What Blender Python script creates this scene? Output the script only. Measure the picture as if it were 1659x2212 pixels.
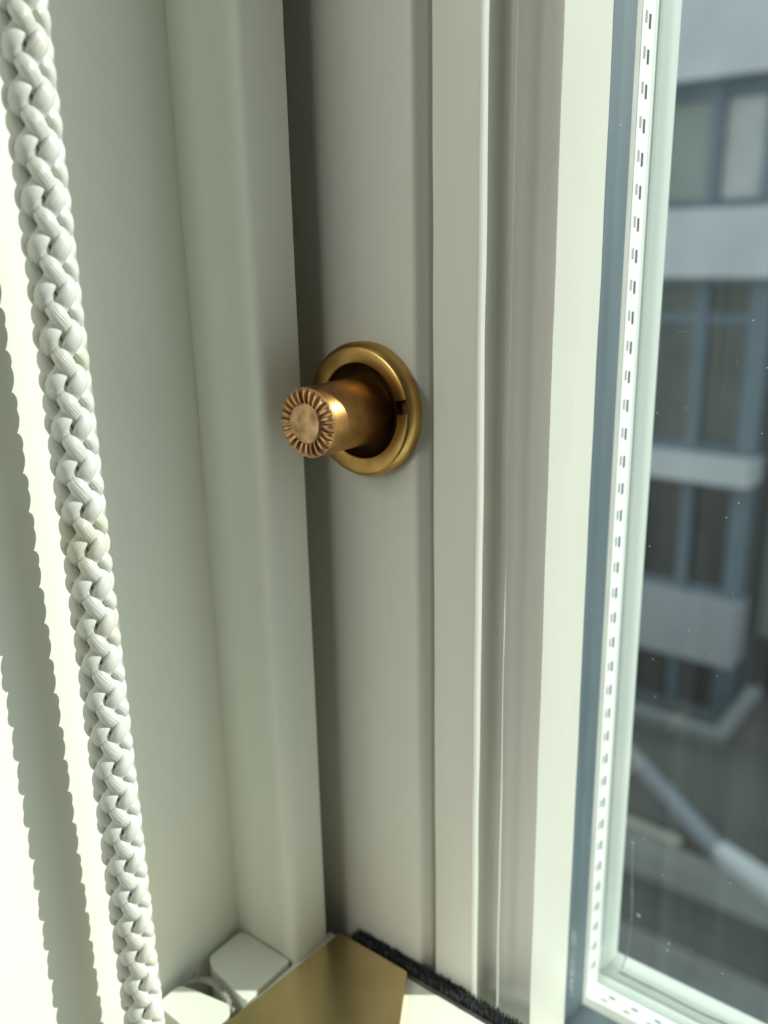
import bpy, bmesh, math, random
from mathutils import Vector, Matrix, noise

# ---------------------------------------------------------------- camera, world, sun, exposure
for o in list(bpy.data.objects): bpy.data.objects.remove(o)
scene = bpy.context.scene
COL = scene.collection
MM = 0.001
W, H, FPX = 1659, 2212, 1900.0
YAW, PITCH, ROLL = (math.radians(a) for a in (38.3855, 16.5514, 1.1847))

fwd = Vector((-math.sin(YAW) * math.cos(PITCH), math.cos(YAW) * math.cos(PITCH), -math.sin(PITCH)))
rgt = Vector((math.cos(YAW), math.sin(YAW), 0))
dwn = fwd.cross(rgt)
rgt, dwn = rgt * math.cos(ROLL) + dwn * math.sin(ROLL), -rgt * math.sin(ROLL) + dwn * math.cos(ROLL)
cam_data = bpy.data.cameras.new('camera')
cam = bpy.data.objects.new('camera', cam_data)
COL.objects.link(cam)
cam.matrix_world = Matrix(((rgt.x, -dwn.x, -fwd.x, 0), (rgt.y, -dwn.y, -fwd.y, 0), (rgt.z, -dwn.z, -fwd.z, 0), (0, 0, 0, 1)))
cam_data.sensor_fit = 'VERTICAL'
cam_data.sensor_height = 4.65                      # a phone's sensor, in millimetres
cam_data.lens = 4.65 * FPX / H
cam_data.clip_start = 0.005
cam_data.clip_end = 200
cam_data.dof.use_dof = True
cam_data.dof.focus_distance = 0.140
cam_data.dof.aperture_fstop = 1.9
scene.camera = cam

world = bpy.data.worlds.new('sky')
scene.world = world
world.use_nodes = True
bg = world.node_tree.nodes['Background']
bg.inputs['Color'].default_value = (0.86, 0.95, 1.0, 1)
bg.inputs['Strength'].default_value = 1.7

SUN_PLAN = Vector((-0.8038, -0.5948))              # the way the sunlight travels, seen from above
SUN_EL = math.radians(34)
sun_data = bpy.data.lights.new('sun', 'SUN')
sun_data.energy = 5.9
sun_data.angle = math.radians(0.6)
sun_data.color = (1.0, 0.975, 0.90)
sun = bpy.data.objects.new('sun', sun_data)
COL.objects.link(sun)
sd = Vector((SUN_PLAN.x * math.cos(SUN_EL), SUN_PLAN.y * math.cos(SUN_EL), -math.sin(SUN_EL)))
sun.rotation_euler = sd.to_track_quat('-Z', 'Y').to_euler()
sun.location = (6, 5, 6)

# invented fill light high in the room, behind the camera and to its left
ld = bpy.data.lights.new('added_fill_light', 'AREA')
ld.shape = 'RECTANGLE'; ld.size = 1.3; ld.size_y = 1.0
ld.energy = 50
ld.color = (1.0, 0.99, 0.94)
lo = bpy.data.objects.new('added_fill_light', ld)
COL.objects.link(lo)
lo.location = (-0.68, -1.60, 1.12)
lo.rotation_euler = (Vector((-0.1, 0.1, -0.05)) - lo.location).to_track_quat('-Z', 'Y').to_euler()

scene.view_settings.view_transform = 'Standard'
scene.view_settings.look = 'None'
scene.view_settings.exposure = 0.0
scene.view_settings.gamma = 1.0
scene.view_settings.use_curve_mapping = False

# ---------------------------------------------------------------- materials
def mat(name, color, rough=0.5, metallic=0.0, vary=0.0, vscale=40.0, bump=0.0, bscale=200.0, stretch=(1, 1, 1), vcol=None, spec=0.5, rvary=0.0, bdist=0.0002):
    m = bpy.data.materials.new(name); m.use_nodes = True
    nt = m.node_tree; b = nt.nodes['Principled BSDF']
    b.inputs['Base Color'].default_value = (*color, 1)
    b.inputs['Roughness'].default_value = rough
    b.inputs['Metallic'].default_value = metallic
    b.inputs['Specular IOR Level'].default_value = spec
    if vary or bump or rvary:
        tc = nt.nodes.new('ShaderNodeTexCoord'); mp = nt.nodes.new('ShaderNodeMapping')
        mp.inputs['Scale'].default_value = stretch
        nt.links.new(tc.outputs['Object'], mp.inputs['Vector'])
    if vary or rvary:
        n = nt.nodes.new('ShaderNodeTexNoise'); n.inputs['Scale'].default_value = vscale; n.inputs['Detail'].default_value = 5
        nt.links.new(mp.outputs['Vector'], n.inputs['Vector'])
        r = nt.nodes.new('ShaderNodeMapRange'); r.inputs['From Min'].default_value = 0.35; r.inputs['From Max'].default_value = 0.68
        nt.links.new(n.outputs['Fac'], r.inputs['Value'])
        if vary:
            c2 = vcol or tuple(max(0, c * (1 - vary)) for c in color)
            mx = nt.nodes.new('ShaderNodeMixRGB'); mx.inputs['Color1'].default_value = (*color, 1); mx.inputs['Color2'].default_value = (*c2, 1)
            nt.links.new(r.outputs['Result'], mx.inputs['Fac']); nt.links.new(mx.outputs['Color'], b.inputs['Base Color'])
        if rvary:
            r2 = nt.nodes.new('ShaderNodeMapRange'); r2.inputs['To Min'].default_value = rough; r2.inputs['To Max'].default_value = rough + rvary
            nt.links.new(n.outputs['Fac'], r2.inputs['Value']); nt.links.new(r2.outputs['Result'], b.inputs['Roughness'])
    if bump:
        n2 = nt.nodes.new('ShaderNodeTexNoise'); n2.inputs['Scale'].default_value = bscale; n2.inputs['Detail'].default_value = 4
        nt.links.new(mp.outputs['Vector'], n2.inputs['Vector'])
        bp = nt.nodes.new('ShaderNodeBump'); bp.inputs['Strength'].default_value = bump; bp.inputs['Distance'].default_value = bdist
        nt.links.new(n2.outputs['Fac'], bp.inputs['Height']); nt.links.new(bp.outputs['Normal'], b.inputs['Normal'])
    return m

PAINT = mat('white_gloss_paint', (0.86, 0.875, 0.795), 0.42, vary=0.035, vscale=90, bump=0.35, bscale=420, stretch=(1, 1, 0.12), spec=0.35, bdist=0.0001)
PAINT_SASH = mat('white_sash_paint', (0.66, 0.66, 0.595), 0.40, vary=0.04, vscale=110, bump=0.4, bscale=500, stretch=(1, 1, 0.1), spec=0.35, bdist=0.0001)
PLASTER = mat('room_plaster', (0.50, 0.50, 0.47), 0.9, vary=0.05, vscale=3, bump=0.1, bscale=60)
BOARDS = mat('floor_boards', (0.10, 0.085, 0.07), 0.5, vary=0.35, vscale=6, stretch=(8, 0.6, 1))
BRASS = mat('worn_brass', (0.60, 0.385, 0.135), 0.26, 1.0, vary=0.5, vscale=170, vcol=(0.40, 0.215, 0.07), rvary=0.18, bump=0.12, bscale=350, bdist=0.0001)
BRASS_KNOB = mat('browned_brass', (0.54, 0.305, 0.10), 0.30, 1.0, vary=0.5, vscale=210, vcol=(0.30, 0.145, 0.05), rvary=0.15, bump=0.15, bscale=300, bdist=0.0001)
SOCKET_SHADE = mat('socket_shade_brass', (0.10, 0.055, 0.025), 0.5, 0.8, vary=0.5, vscale=300)  # dark brown brass, with the recess's shade put into its colour
COPPER = mat('rubbed_copper_tip', (0.66, 0.42, 0.235), 0.42, 1.0, vary=0.4, vscale=420, vcol=(0.33, 0.19, 0.10), rvary=0.1, bump=0.3, bscale=700, bdist=0.0001)
PLATE = mat('brushed_brass_plate', (0.68, 0.535, 0.29), 0.27, 1.0, vary=0.22, vscale=60, bump=0.05, bscale=600)
PILE = mat('dark_pile', (0.10, 0.11, 0.112), 0.95, vary=0.5, vscale=700)
PILE_BACK = mat('grey_pile_backing', (0.17, 0.17, 0.16), 0.7, vary=0.3, vscale=200)
STRINGM = mat('frayed_string', (0.38, 0.37, 0.32), 0.9, vary=0.35, vscale=500)
SPACER = mat('white_aluminium_spacer', (0.72, 0.76, 0.73), 0.45, vary=0.05, vscale=200, spec=0.5)
SLOT = mat('spacer_slot_dark', (0.03, 0.035, 0.033), 0.8)
SLOT2 = mat('spacer_slot_grey', (0.27, 0.28, 0.27), 0.8)
SEAL = mat('blue_grey_seal', (0.095, 0.135, 0.16), 0.55, vary=0.25, vscale=160, stretch=(1, 1, 0.15))
SEAL_W = mat('beige_seal_lip', (0.40, 0.40, 0.37), 0.6, vary=0.1, vscale=160)
UPVC = mat('outer_white_bead', (0.47, 0.52, 0.49), 0.38, vary=0.05, vscale=120, stretch=(1, 1, 0.1))

def rope_material():
    m = bpy.data.materials.new('white_braided_nylon'); m.use_nodes = True
    nt = m.node_tree; b = nt.nodes['Principled BSDF']; out = nt.nodes['Material Output']
    b.inputs['Roughness'].default_value = 0.30
    b.inputs['Specular IOR Level'].default_value = 0.8
    uv = nt.nodes.new('ShaderNodeUVMap'); uv.uv_map = 'UVMap'
    mp = nt.nodes.new('ShaderNodeMapping'); mp.inputs['Scale'].default_value = (26, 5, 1)
    nt.links.new(uv.outputs['UV'], mp.inputs['Vector'])
    n = nt.nodes.new('ShaderNodeTexNoise'); n.inputs['Scale'].default_value = 1.6; n.inputs['Detail'].default_value = 3
    nt.links.new(mp.outputs['Vector'], n.inputs['Vector'])
    bp = nt.nodes.new('ShaderNodeBump'); bp.inputs['Strength'].default_value = 0.55; bp.inputs['Distance'].default_value = 0.0003
    nt.links.new(n.outputs['Fac'], bp.inputs['Height']); nt.links.new(bp.outputs['Normal'], b.inputs['Normal'])
    g = nt.nodes.new('ShaderNodeNewGeometry')
    n2 = nt.nodes.new('ShaderNodeTexNoise'); n2.inputs['Scale'].default_value = 55; n2.inputs['Detail'].default_value = 3
    nt.links.new(g.outputs['Position'], n2.inputs['Vector'])
    r = nt.nodes.new('ShaderNodeMapRange'); r.inputs['From Min'].default_value = 0.56; r.inputs['From Max'].default_value = 0.75
    nt.links.new(n2.outputs['Fac'], r.inputs['Value'])
    mx = nt.nodes.new('ShaderNodeMixRGB'); mx.inputs['Color1'].default_value = (0.90, 0.91, 0.87, 1); mx.inputs['Color2'].default_value = (0.82, 0.78, 0.60, 1)
    nt.links.new(r.outputs['Result'], mx.inputs['Fac']); nt.links.new(mx.outputs['Color'], b.inputs['Base Color'])
    tr = nt.nodes.new('ShaderNodeBsdfTranslucent'); tr.inputs['Color'].default_value = (0.85, 0.86, 0.78, 1)
    ms = nt.nodes.new('ShaderNodeMixShader'); ms.inputs['Fac'].default_value = 0.22
    nt.links.new(b.outputs['BSDF'], ms.inputs[1]); nt.links.new(tr.outputs['BSDF'], ms.inputs[2])
    nt.links.new(ms.outputs['Shader'], out.inputs['Surface'])
    return m
ROPE = rope_material()

def glass_material(dust):
    m = bpy.data.materials.new('dusty_glass' if dust else 'clear_glass'); m.use_nodes = True
    nt = m.node_tree; nt.nodes.remove(nt.nodes['Principled BSDF']); out = nt.nodes['Material Output']
    t = nt.nodes.new('ShaderNodeBsdfTransparent'); t.inputs['Color'].default_value = (0.955, 0.975, 0.965, 1)
    g = nt.nodes.new('ShaderNodeBsdfGlossy'); g.inputs['Roughness'].default_value = 0.0; g.inputs['Color'].default_value = (1, 1, 1, 1)
    # reflectance of a thin sheet (same from either side): under 1 % a face head-on, rising at grazing angles
    f = nt.nodes.new('ShaderNodeLayerWeight'); f.inputs['Blend'].default_value = 0.5
    pw = nt.nodes.new('ShaderNodeMath'); pw.operation = 'POWER'; pw.inputs[1].default_value = 5.0
    nt.links.new(f.outputs['Facing'], pw.inputs[0])
    ma = nt.nodes.new('ShaderNodeMath'); ma.operation = 'MULTIPLY_ADD'; ma.inputs[1].default_value = 0.9; ma.inputs[2].default_value = 0.007
    nt.links.new(pw.outputs[0], ma.inputs[0])
    mx = nt.nodes.new('ShaderNodeMixShader')
    nt.links.new(ma.outputs[0], mx.inputs['Fac']); nt.links.new(t.outputs['BSDF'], mx.inputs[1]); nt.links.new(g.outputs['BSDF'], mx.inputs[2])
    last = mx
    if dust:
        tc = nt.nodes.new('ShaderNodeTexCoord')
        v = nt.nodes.new('ShaderNodeTexVoronoi'); v.inputs['Scale'].default_value = 230; v.inputs['Randomness'].default_value = 1
        nt.links.new(tc.outputs['Object'], v.inputs['Vector'])
        lt = nt.nodes.new('ShaderNodeMath'); lt.operation = 'LESS_THAN'; lt.inputs[1].default_value = 0.028
        nt.links.new(v.outputs['Distance'], lt.inputs[0])
        n = nt.nodes.new('ShaderNodeTexNoise'); n.inputs['Scale'].default_value = 260
        mp = nt.nodes.new('ShaderNodeMapping'); mp.inputs['Scale'].default_value = (1, 1, 0.03)
        nt.links.new(tc.outputs['Object'], mp.inputs['Vector']); nt.links.new(mp.outputs['Vector'], n.inputs['Vector'])
        r = nt.nodes.new('ShaderNodeMapRange'); r.inputs['From Min'].default_value = 0.4; r.inputs['From Max'].default_value = 0.8
        r.inputs['To Min'].default_value = 0.004; r.inputs['To Max'].default_value = 0.024
        nt.links.new(n.outputs['Fac'], r.inputs['Value'])
        sc = nt.nodes.new('ShaderNodeMath'); sc.operation = 'MULTIPLY'; sc.inputs[1].default_value = 0.4
        nt.links.new(lt.outputs[0], sc.inputs[0])
        ad = nt.nodes.new('ShaderNodeMath'); ad.operation = 'ADD'; ad.use_clamp = True
        nt.links.new(sc.outputs[0], ad.inputs[0]); nt.links.new(r.outputs['Result'], ad.inputs[1])
        d = nt.nodes.new('ShaderNodeBsdfTranslucent'); d.inputs['Color'].default_value = (0.85, 0.9, 0.92, 1)
        m2 = nt.nodes.new('ShaderNodeMixShader')
        nt.links.new(ad.outputs[0], m2.inputs['Fac']); nt.links.new(mx.outputs['Shader'], m2.inputs[1]); nt.links.new(d.outputs['BSDF'], m2.inputs[2])
        last = m2
    nt.links.new(last.outputs['Shader'], out.inputs['Surface'])
    return m
GLASS_IN = glass_material(True)
GLASS_OUT = glass_material(False)

# ---------------------------------------------------------------- helpers
def link(name, mesh, material, parent=None, sharp=35):
    mesh.materials.append(material)
    if sharp is not None:
        for p in mesh.polygons: p.use_smooth = True
        mesh.set_sharp_from_angle(angle=math.radians(sharp))
    o = bpy.data.objects.new(name, mesh)
    COL.objects.link(o)
    if parent: o.parent = parent
    return o

def from_bm(name, bm, material, parent=None, sharp=35):
    bmesh.ops.recalc_face_normals(bm, faces=bm.faces)
    me = bpy.data.meshes.new(name); bm.to_mesh(me); bm.free()
    return link(name, me, material, parent, sharp)

def tag(o, label=None, cat=None, group=None, kind=None):
    if label: o['label'] = label
    if cat: o['category'] = cat
    if group: o['group'] = group
    if kind: o['kind'] = kind
    return o

def empty(name, loc=(0, 0, 0)):
    o = bpy.data.objects.new(name, None); COL.objects.link(o)
    o.location = loc; o.empty_display_size = 0.02
    return o

def child(o, parent):
    """parent an object whose mesh is in world coordinates to an Empty that stands elsewhere"""
    o.parent = parent
    o.matrix_parent_inverse = Matrix.Translation(-parent.location)
    return o

def rounded(pts, radii, seg=4):
    """closed polygon with some corners rounded"""
    out = []; n = len(pts)
    for i, p in enumerate(pts):
        r = radii[i] if isinstance(radii, (list, tuple)) else radii
        p = Vector(p[:2])
        if not r: out.append(p); continue
        a = Vector(pts[i - 1][:2]) - p; b = Vector(pts[(i + 1) % n][:2]) - p
        d = min(r, a.length * .45, b.length * .45)
        q0 = p + a.normalized() * d; q1 = p + b.normalized() * d
        for k in range(seg + 1):
            t = k / seg
            out.append(q0 * (1 - t) ** 2 + p * 2 * t * (1 - t) + q1 * t * t)
    return out

def prism(bm, pts, z0, z1, levels=1, wob=0.0, seed=0, scale=MM):
    """extrude an (x, y) polygon in millimetres from z0 to z1, optionally with a hand-painted waver"""
    rings = []
    for k in range(levels + 1):
        z = z0 + (z1 - z0) * k / levels
        ring = []
        for i, p in enumerate(pts):
            dx = dy = 0
            if wob:
                dx = wob * noise.noise((p[0] * .11 + seed, p[1] * .11, z * .07))
                dy = wob * noise.noise((p[0] * .11 + 9 + seed, p[1] * .11, z * .06))
            ring.append(bm.verts.new(((p[0] + dx) * scale, (p[1] + dy) * scale, z * scale)))
        rings.append(ring)
    n = len(pts)
    for a, b in zip(rings, rings[1:]):
        for i in range(n): bm.faces.new((a[i], a[(i + 1) % n], b[(i + 1) % n], b[i]))
    bm.faces.new(rings[0][::-1]); bm.faces.new(rings[-1])

def slab(bm, x0, x1, y0, y1, z0, z1, r=0.0, scale=MM):
    pts = [(x0, y0), (x1, y0), (x1, y1), (x0, y1)]
    if not r:
        prism(bm, pts, z0, z1, scale=scale); return
    geo = bmesh.ops.create_cube(bm, size=1)
    for v in geo['verts']:
        v.co = Vector(((x0 + (v.co.x + .5) * (x1 - x0)) * scale, (y0 + (v.co.y + .5) * (y1 - y0)) * scale, (z0 + (v.co.z + .5) * (z1 - z0)) * scale))
    eds = list({e for v in geo['verts'] for e in v.link_edges})
    bmesh.ops.bevel(bm, geom=eds, offset=r * scale, segments=3, affect='EDGES', profile=.5)

def box(name, x0, x1, y0, y1, z0, z1, material, parent=None, r=0.0, scale=MM):
    bm = bmesh.new(); slab(bm, x0, x1, y0, y1, z0, z1, r, scale)
    return from_bm(name, bm, material, parent)

# ---------------------------------------------------------------- the room and the box frame of the window
XP = -126.0                      # face of the left pulley stile
XR = 800.0                       # face of the right pulley stile
ZH, ZSILL = 640.0, -900.0        # head and sill of the opening

bm = bmesh.new()
for (x0, x1, z0, z1) in ((-2200, XP - 22, -1500, 1150), (XR + 22, 2600, -1500, 1150), (XP - 22, XR + 22, ZH + 22, 1150), (XP - 22, XR + 22, -1500, ZSILL - 30)):
    slab(bm, x0, x1, 28, 300, z0, z1)
tag(from_bm('wall_front', bm, PLASTER), 'white plastered wall around the sash window', kind='structure')
tag(box('wall_back', -2200, 2600, -3400, -3300, -1500, 1150, PLASTER), 'plain white plastered wall behind the viewer', kind='structure')
tag(box('wall_left', -2300, -2200, -3400, 300, -1500, 1150, PLASTER), 'plain white plastered wall left of the window', kind='structure')
tag(box('wall_right', 2600, 2700, -3400, 300, -1500, 1150, PLASTER), 'plain white plastered wall right of the window', kind='structure')
tag(box('ceiling', -2300, 2700, -3400, 300, 1150, 1250, PLASTER), 'flat white ceiling of the room', kind='structure')
tag(box('floor', -2300, 2700, -3400, 300, -1600, -1500, BOARDS), 'brown boarded floor of the room', kind='structure')

bm = bmesh.new()
for (x0, x1, z0, z1) in ((-12, -2.3, -7.6, 9), (2.7, 8, -7.6, 9), (-2.3, 2.7, -7.6, -1.61), (-2.3, 2.7, 1.26, 9)):
    slab(bm, x0, x1, 0.02, 0.30, z0, z1, 0, 1.0)
tag(from_bm('wall_outside', bm, PLASTER), 'outer face of the house wall round the window', kind='structure')  # unseen house front, put in to cut skylight low in the yard

def pulley_stile(name, x0, x1, label):
    bm = bmesh.new(); prism(bm, [(x0, 24), (x1, 24), (x1, 235), (x0, 235)], ZSILL, ZH)
    return tag(from_bm(name, bm, PAINT), label, kind='structure')
pulley_stile('trim_1', XP - 20, XP, 'smooth white painted window jamb behind the hanging rope')
pulley_stile('trim_2', XR, XR + 20, 'white painted jamb on the far right of the window')

def parting_bead(name, s, xf, label):
    # front 17 mm wide, rounded front corner, 9.6 mm deep
    bm = bmesh.new()
    pts = [(xf - s * 0.0, 104.6), (xf + s * 17.3, 104.6), (xf + s * 17.3, 114.2), (xf, 114.2)]
    prism(bm, rounded(pts, [0, 2.2, 0.5, 0], 6), ZSILL, ZH, levels=60, wob=0.10, seed=3)
    return tag(from_bm(name, bm, PAINT, sharp=50), label, kind='structure')
parting_bead('trim_3', 1, XP + 0.02, 'white painted parting bead with rounded edge left of the brass knob')
parting_bead('trim_4', -1, XR - 0.02, 'white painted parting bead on the far right jamb')
for nm, x0, x1, lab in (('trim_5', XP, XP + 5, 'white staff bead on the room side of the left jamb'), ('trim_6', XR - 5, XR, 'white staff bead on the room side of the right jamb')):
    bm = bmesh.new(); prism(bm, rounded([(x0, 25), (x1, 25), (x1, 40), (x0, 40)], 1.2), ZSILL, ZH)
    tag(from_bm(nm, bm, PAINT), lab, kind='structure')
tag(box('trim_7', XP - 20, XR + 20, 24, 235, ZH, ZH + 20, PAINT), 'white head of the window frame above the sashes', kind='structure')
tag(box('trim_8', XP - 20, XR + 20, 10, 250, ZSILL - 28, ZSILL, PAINT, r=3), 'white window sill below the sashes', kind='structure')

# ---------------------------------------------------------------- upper sash (holds the glass and the knob)
XS, XE = -66.5, 742.0            # sight edges left and right
ZS, ZT = -167.0, 585.0           # sight edges bottom and top
sash = empty('upper_sash', (-0.09, 0.14, -0.222))
tag(sash, 'white painted window sash with double glazing, the brass knob on its stile', 'window sash')

def part(name, bm, material, parent=sash, sharp=35):
    o = from_bm(name, bm, material, None, sharp); child(o, parent); return o

# stiles: front face, a small chamfer toward the glass, then the groove against the glazing bead
for s, x0, sight in ((1, XP + 2.5, XS), (-1, XR - 2.5, XE)):
    pts = [(x0, 120), (sight - s * 21.3, 120), (sight - s * 19.85, 122.1), (sight - s * 19.75, 122.5), (sight - s * 19.65, 129.0), (sight - s * 18.6, 129.2), (sight - s * 18.6, 174.8), (x0, 174.8)]
    bm = bmesh.new(); prism(bm, rounded(pts, [0.8, 0.7, 0.3, 0, 0, 0, 0, 0], 4), -222, 636, levels=120, wob=0.09, seed=5)
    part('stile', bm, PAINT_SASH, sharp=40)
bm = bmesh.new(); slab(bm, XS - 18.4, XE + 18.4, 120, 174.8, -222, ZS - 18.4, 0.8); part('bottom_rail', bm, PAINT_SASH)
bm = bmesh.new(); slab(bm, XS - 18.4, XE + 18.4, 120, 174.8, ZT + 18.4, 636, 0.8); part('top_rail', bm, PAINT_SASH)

def sweep(name, prof, material, sides='LRBT', wob=0.0, step=3.0, sharp=40, detail=120.0):
    """prof: closed list of (s, y): s = millimetres from the sight edge toward the pane; mitred at the corners, one mesh per side"""
    res = {}
    for sd_ in sides:
        bm = bmesh.new()
        a0, a1 = (ZS, ZT) if sd_ in 'LR' else (XS, XE)
        # dense rings where the photograph looks, sparse elsewhere
        ts = [0.0]
        L = a1 - a0
        pos = 0.0
        near = 300.0 if sd_ == 'L' else (120.0 if sd_ == 'B' else 0.0)
        while pos < near: pos += step; ts.append(pos / L)
        while pos < L - 40: pos += 40; ts.append(min(pos / L, 1))
        if ts[-1] < 1: ts.append(1.0)
        rings = []
        for t in ts:
            ring = []
            for (s, y) in prof:
                lo_, hi_ = a0 + s, a1 - s
                a = lo_ + (hi_ - lo_) * t
                ds = dy = 0
                if prof is bead and (s, y) == RIDGE: dy0 = -0.45 * max(0.0, min(1.0, (0 - a) / 90))
                else: dy0 = 0
                if wob and 0 < t < 1:
                    ds = wob * noise.noise((s * .15, y * .12, a * .06)); dy = wob * noise.noise((s * .15 + 7, y * .12, a * .05))
                dy += dy0
                if sd_ == 'L': co = (XS + s + ds, y + dy, a)
                elif sd_ == 'R': co = (XE - s - ds, y + dy, a)
                elif sd_ == 'B': co = (a, y + dy, ZS + s + ds)
                else: co = (a, y + dy, ZT - s - ds)
                ring.append(bm.verts.new([c * MM for c in co]))
            rings.append(ring)
        n = len(prof)
        for r0, r1 in zip(rings, rings[1:]):
            for i in range(n): bm.faces.new((r0[i], r0[(i + 1) % n], r1[(i + 1) % n], r1[i]))
        bm.faces.new(rings[0][::-1]); bm.faces.new(rings[-1])
        res[sd_] = part(name, bm, material, sharp=sharp)
    return res

bead = [(-17.9, 120.6), (-17.6, 120.15), (-17.1, 120.0), (-9.6, 120.0), (-9.05, 120.12), (-8.75, 120.5), (-8.7, 121.0), (-8.7, 124.2), (-8.4, 125.2), (-7.7, 125.9), (-6.9, 126.0), (-6.3, 125.5),
        (-5.8, 124.8), (-5.5, 124.5), (-5.2, 124.8), (-4.6, 125.4), (-3.7, 126.0), (-3.3, 126.7), (-2.5, 127.2), (-1.3, 127.8), (-0.4, 128.25), (-0.08, 128.3), (0, 128.6), (0, 144.6), (-17.9, 144.6)]
RIDGE = (-5.5, 124.5)             # the moulding's thin arris, planed a little prouder low down
sweep('glazing_bead', bead, PAINT_SASH, wob=0.13, step=2.0, sharp=38)
sweep('seal_strip', [(-1.5, 144.7), (-1.25, 147.0), (-0.8, 149.5), (-0.1, 152.0), (0.25, 153.2), (-4, 153.2), (-4, 144.7)], SEAL, sharp=60)
sweep('seal_lip', [(0.2, 153.3), (0.3, 153.6), (0.1, 155.6), (-4, 155.6), (-4, 153.3)], SEAL_W)
spacers = sweep('spacer', [(0.15, 155.7), (0.15, 161.0), (-4, 161.0), (-4, 155.7)], SPACER)
sweep('outer_bead', rounded([(-0.9, 165.3), (1.0, 168.6), (0.75, 171.6), (-1.2, 174.3), (-4, 174.3), (-4, 165.3)], [0.4, 2.0, 1.2, 0.6, 0, 0], 5), UPVC, sharp=60)
sweep('pane_gasket', rounded([(-1.0, 161.1), (-0.5, 163.0), (-1.0, 165.2), (-4, 165.2), (-4, 161.1)], [0, .8, 0, 0, 0], 4), UPVC, sharp=60)
bm = bmesh.new(); slab(bm, XS - 1.0 + 1.1, XE - 0.1, 146.0, 148.5, ZS + 0.1, ZT - 0.1); part('inner_pane', bm, GLASS_IN, sharp=None)
bm = bmesh.new(); slab(bm, XS + 0.2, XE - 0.2, 162.0, 164.5, ZS + 0.2, ZT - 0.2); part('outer_pane', bm, GLASS_OUT, sharp=None)

# perforations of the spacer: two rows of short slots
def slot_mesh(lx, ly, lz, m):
    bm = bmesh.new(); slab(bm, -lx / 2, lx / 2, -ly / 2, ly / 2, -lz / 2, lz / 2)
    bmesh.ops.recalc_face_normals(bm, faces=bm.faces)
    me = bpy.data.meshes.new('slot'); bm.to_mesh(me); bm.free(); me.materials.append(m); return me
SA, SB = slot_mesh(0.5, 0.85, 2.3, SLOT), slot_mesh(0.5, 0.9, 1.9, SLOT2)
SC, SD = slot_mesh(1.6, 0.55, 0.5, SLOT), slot_mesh(1.6, 0.7, 0.5, SLOT2)
def slot(me, par, x, y, z):
    o = bpy.data.objects.new('slot', me); COL.objects.link(o)
    o.parent = par; o.matrix_parent_inverse = par.matrix_parent_inverse.copy()
    o.location = (x * MM, y * MM, z * MM)
    o.matrix_parent_inverse = Matrix.Translation((0, 0, 0))
k = 0; z = ZS + 7.0
while z < 120:
    slot(SA, spacers['L'], XS - 0.07, 158.9, z); slot(SB, spacers['L'], XS - 0.07, 157.3, z + 0.5)
    z += 5.45
x = XS + 5.0
while x < 60:
    slot(SC, spacers['B'], x, 158.9, ZS - 0.07); slot(SD, spacers['B'], x - 1.2, 157.2, ZS - 0.07)
    x += 5.45

# ---------------------------------------------------------------- sash stop: brass rosette and knob
KX, KZ = -98.2, -26.9
stop = empty('sash_stop_knob', (KX * MM, 119.95 * MM, KZ * MM))
tag(stop, 'round brass knob with serrated tip and slotted rose on the window stile', 'knob')

def polar(name, radii, hfun, material, segs, sharp=35, back=0.0):
    """a turned piece round the -Y axis: hfun(r_index, theta) -> (r, height above the stile)"""
    bm = bmesh.new(); rings = []
    for i in range(len(radii)):
        ring = []
        for k in range(segs):
            th = 2 * math.pi * k / segs
            r, h = hfun(i, th)
            ring.append(bm.verts.new((r * math.cos(th) * MM, -h * MM, r * math.sin(th) * MM)))
        rings.append(ring)
    for a, b in zip(rings, rings[1:]):
        for k in range(segs): bm.faces.new((a[k], a[(k + 1) % segs], b[(k + 1) % segs], b[k]))
    bm.faces.new(rings[0]); bm.faces.new(rings[-1][::-1])
    return from_bm(name, bm, material, stop, sharp)

ros = [(11.9, 0.0), (11.95, 1.5), (11.8, 1.95), (11.25, 2.75), (11.0, 2.95), (10.7, 3.0), (9.9, 2.92), (8.9, 2.75), (8.5, 2.6), (8.3, 2.3), (8.25, 0.2), (2.0, 0.2)]
def ros_h(i, th):
    r, h = ros[i]
    a = (th - math.radians(9) + math.pi) % (2 * math.pi) - math.pi
    if abs(r * math.sin(a)) < 1.15 and abs(a) < 1 and 8.22 < r < 10.95: h = min(h, 0.8)
    return r, h
polar('rose', ros, ros_h, BRASS, 320, sharp=32)
sock = [(8.2, 0.25), (8.2, 2.0), (7.6, 1.2), (6.6, 0.5), (6.1, 0.3), (2.0, 0.3)]
polar('socket', sock, lambda i, th: sock[i], SOCKET_SHADE, 96)
sh = [(5.95, 0.52), (5.95, 4), (5.9, 10), (5.95, 15.2), (5.8, 15.55), (3.0, 15.5)]
polar('knob_shaft', sh, lambda i, th: sh[i], BRASS_KNOB, 96)
NT = 24
def tooth(th):
    c = math.cos(NT * th + 0.35 * math.sin(5 * th))
    return max(0.0, min(1.0, 0.5 + 1.6 * c))
tp = [(5.8, 15.3, 0), (5.86, 15.75, 0.15), (5.72, 16.05, 0.55), (5.4, 16.35, 0.9), (4.9, 16.5, 1), (4.2, 16.45, 1), (3.75, 16.35, 0.85), (3.5, 16.2, 0.4), (3.35, 16.35, 0.0), (3.15, 16.5, 0), (2.0, 16.55, 0), (0.4, 16.55, 0)]
def tip_h(i, th):
    r, h, d = tp[i]
    return r - 0.25 * d * (1 - tooth(th)) * (1 if r > 5 else 0), h - 0.75 * d * (1 - tooth(th)) - 0.08 * noise.noise((r * math.cos(th) * .6, r * math.sin(th) * .6, 2))
polar('serrated_tip', tp, tip_h, COPPER, NT * 14, sharp=28)

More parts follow.
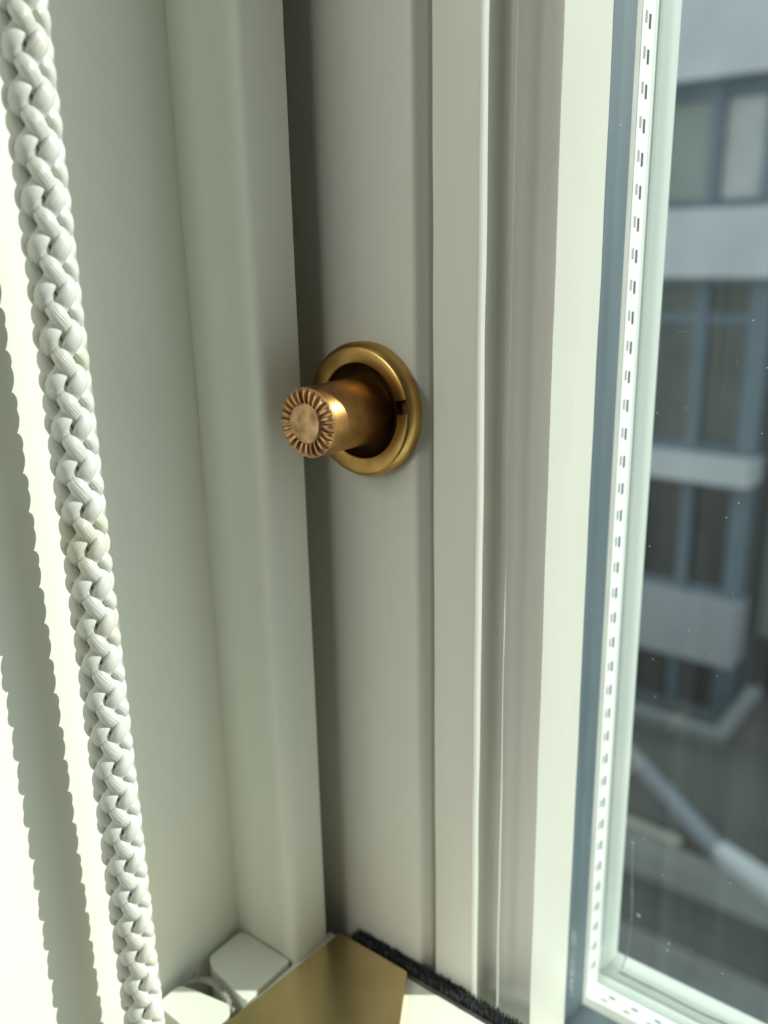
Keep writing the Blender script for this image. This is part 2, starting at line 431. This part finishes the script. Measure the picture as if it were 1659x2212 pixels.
# ---------------------------------------------------------------- lower sash: only its top shows
ZB = -142.6
low = empty('lower_sash', (-0.09, 0.09, -0.90))
tag(low, 'white window sash with notched horn, seen from above at the bottom corner', 'window sash')
bm = bmesh.new()
zl = -885
back = rounded([(-124.6, 94.6), (-124.9, 104.2), (-110.2, 104.3), (-110.2, 91.5), (-121.8, 93.0)], [1.0, 2.2, 0.8, 0.8, 1.2], 5)
prism(bm, back, -158, ZB + 0.2)
front = rounded([(-124.0, 80.6), (-124.3, 86.3), (-121.2, 87.2), (-112.2, 89.2), (-110.2, 86.6), (-110.2, 80.0)], [0.6, 1.4, 1.0, 0.8, 0.6, 0.6], 4)
prism(bm, front, -158, ZB - 0.2)
prism(bm, rounded([(-124.0, 62), (-110.2, 62), (-110.2, 67.4), (-124.0, 67.4)], 0.6, 3), -158, ZB - 0.2)
prism(bm, [(-124.4, 62), (-84, 62), (-84, 104.2), (-124.4, 104.2)], zl, -158)
child(from_bm('stile', bm, PAINT, None, 40), low)
bm = bmesh.new(); prism(bm, [(XR - 44, 62), (XR - 1.5, 62), (XR - 1.5, 104.2), (XR - 44, 104.2)], zl, ZB); child(from_bm('stile', bm, PAINT), low)
bm = bmesh.new(); slab(bm, -109.9, XR - 44.2, 62, 116.4, -184, ZB - 0.5, 0.7); child(from_bm('meeting_rail', bm, PAINT), low)
bm = bmesh.new(); slab(bm, -83.8, XR - 44.2, 62, 104.2, zl, zl + 75, 0.7); child(from_bm('bottom_rail', bm, PAINT), low)
bm = bmesh.new(); slab(bm, -83.6, XR - 44.4, 82, 86, zl + 75.2, -184.2); child(from_bm('pane', bm, GLASS_OUT, None, None), low)
# brush pile between the two sashes
bm = bmesh.new(); slab(bm, -103.8, XR - 46, 116.5, 117.1, -152, ZB - 0.7); child(from_bm('brush_backing', bm, PILE_BACK), low)
random.seed(4)
verts = []; faces = []
def bristle(x, y, z, l, dx, w):
    n0 = len(verts)
    a = random.uniform(0, math.pi)
    ux, uy = math.cos(a) * w, math.sin(a) * w
    verts.extend([((x - ux) * MM, (y - uy) * MM, z * MM), ((x + ux) * MM, (y + uy) * MM, z * MM), ((x + dx + ux * .6) * MM, (y + uy * .6) * MM, (z + l) * MM), ((x + dx - ux * .6) * MM, (y - uy * .6) * MM, (z + l) * MM)])
    faces.append((n0, n0 + 1, n0 + 2, n0 + 3))
for i in range(24000):
    x = -104.3 + 90 * random.random() if i < 7600 else -15 + 760 * random.random()
    y = 117.2 + 2.6 * random.random()
    top = ZB + 0.1 + 0.9 * random.random() + 0.5 * noise.noise((x * .4, 0, 0))
    bristle(x, y, -150, top + 150, random.gauss(0, .35), 0.10 if i < 7600 else 0.3)
me = bpy.data.meshes.new('brush_pile'); me.from_pydata(verts, [], faces); me.update()
pile = link('brush_pile', me, PILE, None, None); child(pile, low); pile['kind'] = 'stuff'; pile['label'] = 'dark grey brush pile draught strip'

# brass plate on the meeting rail
bm = bmesh.new()
plate = rounded([(-106.5, 116.0), (-88.4, 116.1), (-79.4, 100.6), (-79.4, 76.0), (-108.9, 76.0), (-108.9, 84.5)], [0.9, 0.7, 0.7, 2, 2, 0.5], 4)
prism(bm, plate, ZB - 0.5, ZB + 0.9)
tag(from_bm('brass_plate', bm, PLATE, None, 30), 'flat brass plate with cut corner lying on the lower sash rail', 'plate')

# a frayed bit of string stuck in the notch of the horn
def tube(bm, pts, rad, seg=8):
    pts = [Vector(p) for p in pts]; rings = []
    for i, p in enumerate(pts):
        t = (pts[min(i + 1, len(pts) - 1)] - pts[max(i - 1, 0)]).normalized()
        u = t.cross(Vector((0, 0, 1)))
        if u.length < 1e-4: u = Vector((1, 0, 0))
        u.normalize(); v = t.cross(u)
        r = rad[i] if isinstance(rad, list) else rad
        rings.append([bm.verts.new((p + u * math.cos(2 * math.pi * k / seg) * r + v * math.sin(2 * math.pi * k / seg) * r) * MM) for k in range(seg)])
    for a, b in zip(rings, rings[1:]):
        for k in range(seg): bm.faces.new((a[k], a[(k + 1) % seg], b[(k + 1) % seg], b[k]))
    bm.faces.new(rings[0][::-1]); bm.faces.new(rings[-1])
def smooth_path(pts, n):
    pts = [Vector(p) for p in pts]; out = []
    P = [pts[0]] + pts + [pts[-1]]
    for i in range(1, len(P) - 2):
        for k in range(n):
            t = k / n; a, b, c, d = P[i - 1:i + 3]
            out.append(0.5 * (2 * b + (c - a) * t + (2 * a - 5 * b + 4 * c - d) * t * t + (3 * b - a - 3 * c + d) * t ** 3))
    out.append(pts[-1]); return out
string = empty('frayed_string', (-0.1185, 0.0895, -0.1440))
tag(string, 'frayed pale grey string caught in the notch beside the rope', 'string')
core = smooth_path([(-123.9, 88.0, -143.9), (-122.2, 89.6, -143.0), (-120.3, 90.6, -142.7), (-118.0, 90.9, -142.9), (-115.8, 90.6, -143.4), (-113.8, 90.3, -144.2), (-112.2, 90.2, -145.5)], 8)
for j in range(3):
    bm = bmesh.new()
    pts = []
    for i, p in enumerate(core):
        a = i * 0.55 + j * 2.094
        pts.append(p + Vector((0, math.cos(a), math.sin(a))) * 0.34)
    tube(bm, pts, 0.42, 7)
    child(from_bm('yarn', bm, STRINGM, None, 60), string)
for a, b, c in (((-122.6, 89.4, -142.9), (-123.4, 90.6, -142.3), (-124.3, 91.2, -142.7)), ((-123.4, 88.6, -143.4), (-124.2, 89.9, -143.0), (-123.7, 91.0, -142.8))):
    bm = bmesh.new(); tube(bm, smooth_path([a, b, c], 6), 0.22, 6); child(from_bm('loose_yarn', bm, STRINGM, None, 60), string)

# sealant smeared along the outer bead, two paint flecks and a bit of lint on the glass
SEALANT = mat('white_sealant', (0.26, 0.28, 0.275), 0.6, vary=0.2, vscale=300)
bm = bmesh.new()
pts = smooth_path([(-61.6, 164.75, -128), (-61.0, 164.75, -138), (-60.6, 164.75, -145), (-60.5, 164.75, -151), (-60.8, 164.75, -156), (-61.3, 164.75, -160), (-61.9, 164.75, -163.2)], 6)
tube(bm, pts, [0.08 + 0.28 * abs(noise.noise((p.z * .23, 3, 0))) for p in pts], 6)
child(from_bm('sealant_smear', bm, SEALANT, None, 60), sash)
bm = bmesh.new()
pts = smooth_path([(-62.5, 164.75, -164.3)] + [(-62 + 4 * i, 164.75, -164.4 + 0.5 * noise.noise((i * .9, 1, 5))) for i in range(1, 12)], 5)
tube(bm, pts, [0.25 + 0.4 * abs(noise.noise((p.x * .3, 8, 0))) for p in pts], 6)
child(from_bm('sealant_smear', bm, SEALANT, None, 60), sash)
for fx, fz, ln, an in ((-57.9, -143.9, 1.3, -0.75), (-50.65, -147.6, 0.8, 1.4), (-50.9, -149.6, 0.5, 0.6)):
    bm = bmesh.new(); d = Vector((math.cos(an), 0, math.sin(an))) * ln / 2; c = Vector((fx, 161.85, fz))
    pts = [c + d * t for t in (-1, -.6, 0, .6, 1)]
    tube(bm, pts, [0.05, 0.22, 0.28, 0.2, 0.05], 7)
    child(from_bm('paint_fleck', bm, SEALANT, None, 60), sash)
for lp in (((-40.4, 145.9, -56.7), (-40.0, 145.9, -57.5), (-39.9, 145.9, -57.9), (-39.4, 145.9, -58.5), (-38.7, 145.9, -59.0)), ((-43.2, 145.9, -17.6), (-43.0, 145.9, -18.2), (-43.05, 145.9, -18.9)), ((-53.0, 145.9, -13.8), (-52.0, 145.9, -13.75), (-50.9, 145.9, -13.5), (-50.2, 145.9, -13.2))):
    bm = bmesh.new(); tube(bm, smooth_path(lp, 5), 0.028, 5)
    child(from_bm('lint', bm, SEALANT, None, 60), sash)

# ---------------------------------------------------------------- the rope: ten strands, five each way, plain braid
RX, RY = -116.4, 72.55
cord = empty('braided_rope', (RX * MM, RY * MM, -0.156))
tag(cord, 'thick white braided rope hanging down beside the window jamb', 'rope')
NB, LAY, R0, AMP = 5, 31.5, 2.36, 0.52
KZr = 2 * math.pi / LAY
def strand_mesh(sgn, seed):
    bm = bmesh.new(); uvl = bm.loops.layers.uv.new('UVMap')
    rings = []; us = []
    z, z1, dz, seg = 0.0, 390.0, 0.30, 12
    while z <= z1:
        th = sgn * KZr * z
        ph = sgn * (math.cos(NB * KZr * z) * 0.92 + 0.08)
        ph = math.copysign(abs(ph) ** 0.8, ph)
        w = 1.17 + 0.13 * ph + 0.10 * noise.noise((z * .15, seed, 0))
        t = 0.86 + 0.06 * ph
        R = R0 + AMP * ph + 0.08 * noise.noise((z * .12, seed + 5, 1))
        er = Vector((math.cos(th), math.sin(th), 0)); et = Vector((-math.sin(th), math.cos(th), 0))
        ax = (et * (sgn * KZr * R) + Vector((0, 0, 1))).normalized()
        side = ax.cross(er).normalized()
        c = er * R + Vector((0, 0, z))
        ring = []
        for k in range(seg):
            a = 2 * math.pi * k / seg
            ca, sa = math.cos(a), math.sin(a)
            ca = math.copysign(abs(ca) ** 0.97, ca); sa = math.copysign(abs(sa) ** 0.97, sa)
            ring.append(bm.verts.new((c + side * (w * ca) + er * (t * sa)) * MM))
        rings.append(ring); us.append(z); z += dz
    for q in range(len(rings) - 1):
        a, b = rings[q], rings[q + 1]
        for k in range(seg):
            f = bm.faces.new((a[k], a[(k + 1) % seg], b[(k + 1) % seg], b[k]))
            for lp, (uu, vv) in zip(f.loops, ((k, us[q]), (k + 1, us[q]), (k + 1, us[q + 1]), (k, us[q + 1]))):
                lp[uvl].uv = (uu / seg, vv / 40.0)
    bm.faces.new(rings[0][::-1]); bm.faces.new(rings[-1])
    bmesh.ops.recalc_face_normals(bm, faces=bm.faces)
    me = bpy.data.meshes.new('strand'); bm.to_mesh(me); bm.free()
    for p in me.polygons: p.use_smooth = True
    me.materials.append(ROPE)
    return me
for sgn, sdd in ((1, 1.0), (-1, 4.0)):
    me = strand_mesh(sgn, sdd)
    for i in range(NB):
        o = bpy.data.objects.new('strand', me); COL.objects.link(o); o.parent = cord
        o.rotation_euler = (0, 0, 2 * math.pi * i / NB + 0.12)

# ---------------------------------------------------------------- outside: the block across the yard (metres)
def ext(name, rgb, rough=0.8, vary=0.12, vscale=1.5, **k):
    return mat(name, rgb, rough, vary=vary, vscale=vscale, **k)
E_WHITE = ext('pale_render', (0.399, 0.425, 0.453))
E_BLUE = ext('blue_grey_frame', (0.084, 0.127, 0.163), 0.6)
E_DARKF = ext('dark_recess', (0.030, 0.038, 0.040))
E_LITE = ext('curtained_pane', (0.376, 0.403, 0.411), 0.3, 0.25)
E_MID = ext('grey_green_pane', (0.198, 0.237, 0.229), 0.3, 0.2)
E_DIM = ext('dim_pane', (0.064, 0.078, 0.076), 0.25, 0.35)
E_BROWN = ext('brown_dim_pane', (0.031, 0.034, 0.031), 0.25, 0.4)
E_ASPH = ext('yard_asphalt', (0.036, 0.042, 0.040), 0.95, 0.45, 0.9)
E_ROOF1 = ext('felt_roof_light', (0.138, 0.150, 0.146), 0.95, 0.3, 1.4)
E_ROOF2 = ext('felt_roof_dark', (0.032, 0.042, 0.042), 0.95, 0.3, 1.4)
E_KERB = ext('pale_kerb', (0.134, 0.150, 0.158), 0.9)
E_PIPE = ext('blue_white_coping', (0.158, 0.191, 0.222), 0.8)
E_CREAM = ext('cream_kerb', (0.235, 0.242, 0.209), 0.9)
E_PIER = ext('grey_pier_render', (0.148, 0.163, 0.168), 0.9)

E_SIDE = ext('brown_felt', (0.034, 0.030, 0.026), 0.95)
E_SUNLIT = ext('sun_toned_coping', (0.42, 0.46, 0.49), 0.7)  # lighter coping colour that stands in for sunlight on its right end
GZ = -7.45
house = empty('apartment_block', (-8.0, 13.0, GZ))
tag(house, 'pale banded apartment block with blue grey window frames beyond the glass', 'building')
def hb(name, x0, x1, y0, y1, z0, z1, m, parent=house):
    o = box(name, x0, x1, y0, y1, z0, z1, m, None, 0.0, 1.0)
    if parent is house: child(o, house)
    elif parent is not None:
        o.parent = parent; o.matrix_parent_inverse = Matrix.Identity(4)
    return o
XL, XRt = -12.0, -3.5
hb('core_wall', XL, XRt - 0.05, 13.6, 18, GZ, 9.0, E_DARKF)
floors = [(2.15, 3.9, None), (-0.46, 0.48, None), (-3.45, -3.05, None), (-6.35, -5.32, None)]
E_SHADED = ext('shaded_pale_render', (0.255, 0.275, 0.305))  # pale render darkened: the courtyard's shade on the lowest band, as colour
for z0, z1, _ in floors: hb('spandrel_band', XL, XRt, 13.0, 13.59, z0, z1, E_SHADED if z1 < -5 else E_WHITE)
hb('spandrel_band', XL, XRt, 13.0, 13.59, 5.6, 6.6, E_WHITE)
rows = [(3.9, 5.6, E_MID, E_LITE), (0.48, 2.15, E_MID, E_LITE), (-3.05, -0.46, E_DIM, E_DIM), (-5.32, -3.45, E_BROWN, E_BROWN), (GZ, -6.35, E_BROWN, E_BROWN)]
for ri, (z0, z1, ma, mb) in enumerate(rows):
    for b in range(5):
        xr = XRt - b * 1.72
        win = hb('window', xr - 1.70, xr - 0.02, 13.40, 13.59, z0 + 0.01, z1 - 0.01, E_DARKF)
        zb, zt = z0 + 0.12, z1 - (0.22 if ri < 2 else 0.12)
        xm = xr - 0.98
        fr = 13.27
        hb('post', xr - 0.32, xr - 0.02, fr, 13.39, z0 + 0.01, z1 - 0.01, E_BLUE, win)
        hb('mullion', xm - 0.08, xm + 0.08, fr, 13.39, z0 + 0.01, z1 - 0.01, E_BLUE, win)
        hb('rail', xr - 1.70, xr - 0.33, fr + 0.02, 13.39, z0 + 0.01, zb, E_BLUE, win)
        hb('rail', xr - 1.70, xr - 0.33, fr + 0.02, 13.39, zt, z1 - 0.01, E_BLUE, win)
        if ri == 2: hb('transom', xr - 1.70, xr - 0.33, fr + 0.04, 13.36, -1.12, -0.98, E_BLUE, win)
        hb('pane', xm + 0.09, xr - 0.34, 13.37, 13.395, zb + 0.005, zt - 0.005, mb, win)
        hb('pane', xr - 1.69, xm - 0.09, 13.37, 13.395, zb + 0.005, zt - 0.005, ma, win)
nb = empty('neighbour_block', (0.0, 15.0, GZ))
tag(nb, 'dark building with a pale pier at the right edge beyond the glass', 'building')
for nm, a in (('wall', (-3.35, 13.0, 15.0, 18.0, GZ, 7.0, E_DARKF)), ('pier', (-3.42, -2.6, 14.0, 14.95, -6.1, -3.2, E_PIER))):  # wall stretched right and upward, out of view, to shade the yard
    child(box(nm, *a[:6], a[6], None, 0.0, 1.0), nb)
tag(box('ground', -14, 14, 0.6, 22, GZ - 0.2, GZ, E_ASPH, None, 0.0, 1.0), 'dark asphalt yard far below the window', 'ground', kind='structure')

# terraces and kerbs in the yard
def kerb(name, p, q, w, z0, z1, m, label, cat='kerb', w1=None):
    p, q = Vector(p), Vector(q); d = (q - p).normalized(); n = Vector((-d.y, d.x)) * w / 2; n1 = n * ((w1 or w) / w)
    bm = bmesh.new(); prism(bm, [p + n, q + n1, q - n1, p - n], z0, z1, scale=1.0)
    o = from_bm(name, bm, m)
    if label: tag(o, label, cat)
    return o
ZR = -6.5
tag(box('terrace_roof', -9.0, -3.15, 11.45, 12.95, GZ, -7.25, E_DARKF, None, 0.0, 1.0), 'dark sunken terrace in front of the pale block', 'terrace')
ks = empty('terrace_kerb', (-3.1, 11.35, ZR - 0.3)); tag(ks, 'pale L-shaped kerb round the dark terrace corner', 'kerb')
child(kerb('front_edge', (-8.8, 11.33), (-3.0, 11.33), 0.20, GZ, ZR, E_KERB, None), ks)
child(kerb('side_edge', (-3.10, 11.44), (-3.10, 12.95), 0.20, GZ, ZR, E_KERB, None), ks)
tag(box('flat_roof', -9.0, 3.0, 9.05, 11.2, GZ, ZR - 0.12, E_ASPH, None, 0.0, 1.0), 'dark grey flat roof between the kerbs in the yard', 'roof')
tag(box('side_roof', -2.98, 3.0, 11.25, 12.95, GZ, ZR - 0.12, E_SIDE, None, 0.0, 1.0), 'dark brownish roof right of the pale kerb corner', 'roof')
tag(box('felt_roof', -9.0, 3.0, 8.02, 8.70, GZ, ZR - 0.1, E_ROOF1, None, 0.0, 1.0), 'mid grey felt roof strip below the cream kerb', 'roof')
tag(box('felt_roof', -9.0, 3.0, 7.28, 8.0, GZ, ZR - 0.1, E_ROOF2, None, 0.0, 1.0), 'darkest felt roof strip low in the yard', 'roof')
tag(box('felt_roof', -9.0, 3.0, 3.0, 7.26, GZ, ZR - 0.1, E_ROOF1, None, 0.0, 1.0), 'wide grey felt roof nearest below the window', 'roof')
kerb('cream_kerb', (-6.0, 8.97), (-2.75, 8.85), 0.17, GZ, ZR - 0.12, E_CREAM, 'thin cream kerb running into the blue white coping')
kerb('white_coping', (-4.9, 10.95), (-2.35, 8.87), 0.17, ZR - 0.11, ZR + 0.02, E_PIPE, 'blue white coping crossing the yard diagonally', 'coping')
kerb('white_coping', (-2.32, 8.84), (-0.2, 7.9), 0.17, ZR - 0.09, ZR + 0.05, E_SUNLIT, 'end of the coping coloured bright as if sunlit, at the right edge of the pane', 'coping', w1=0.6)
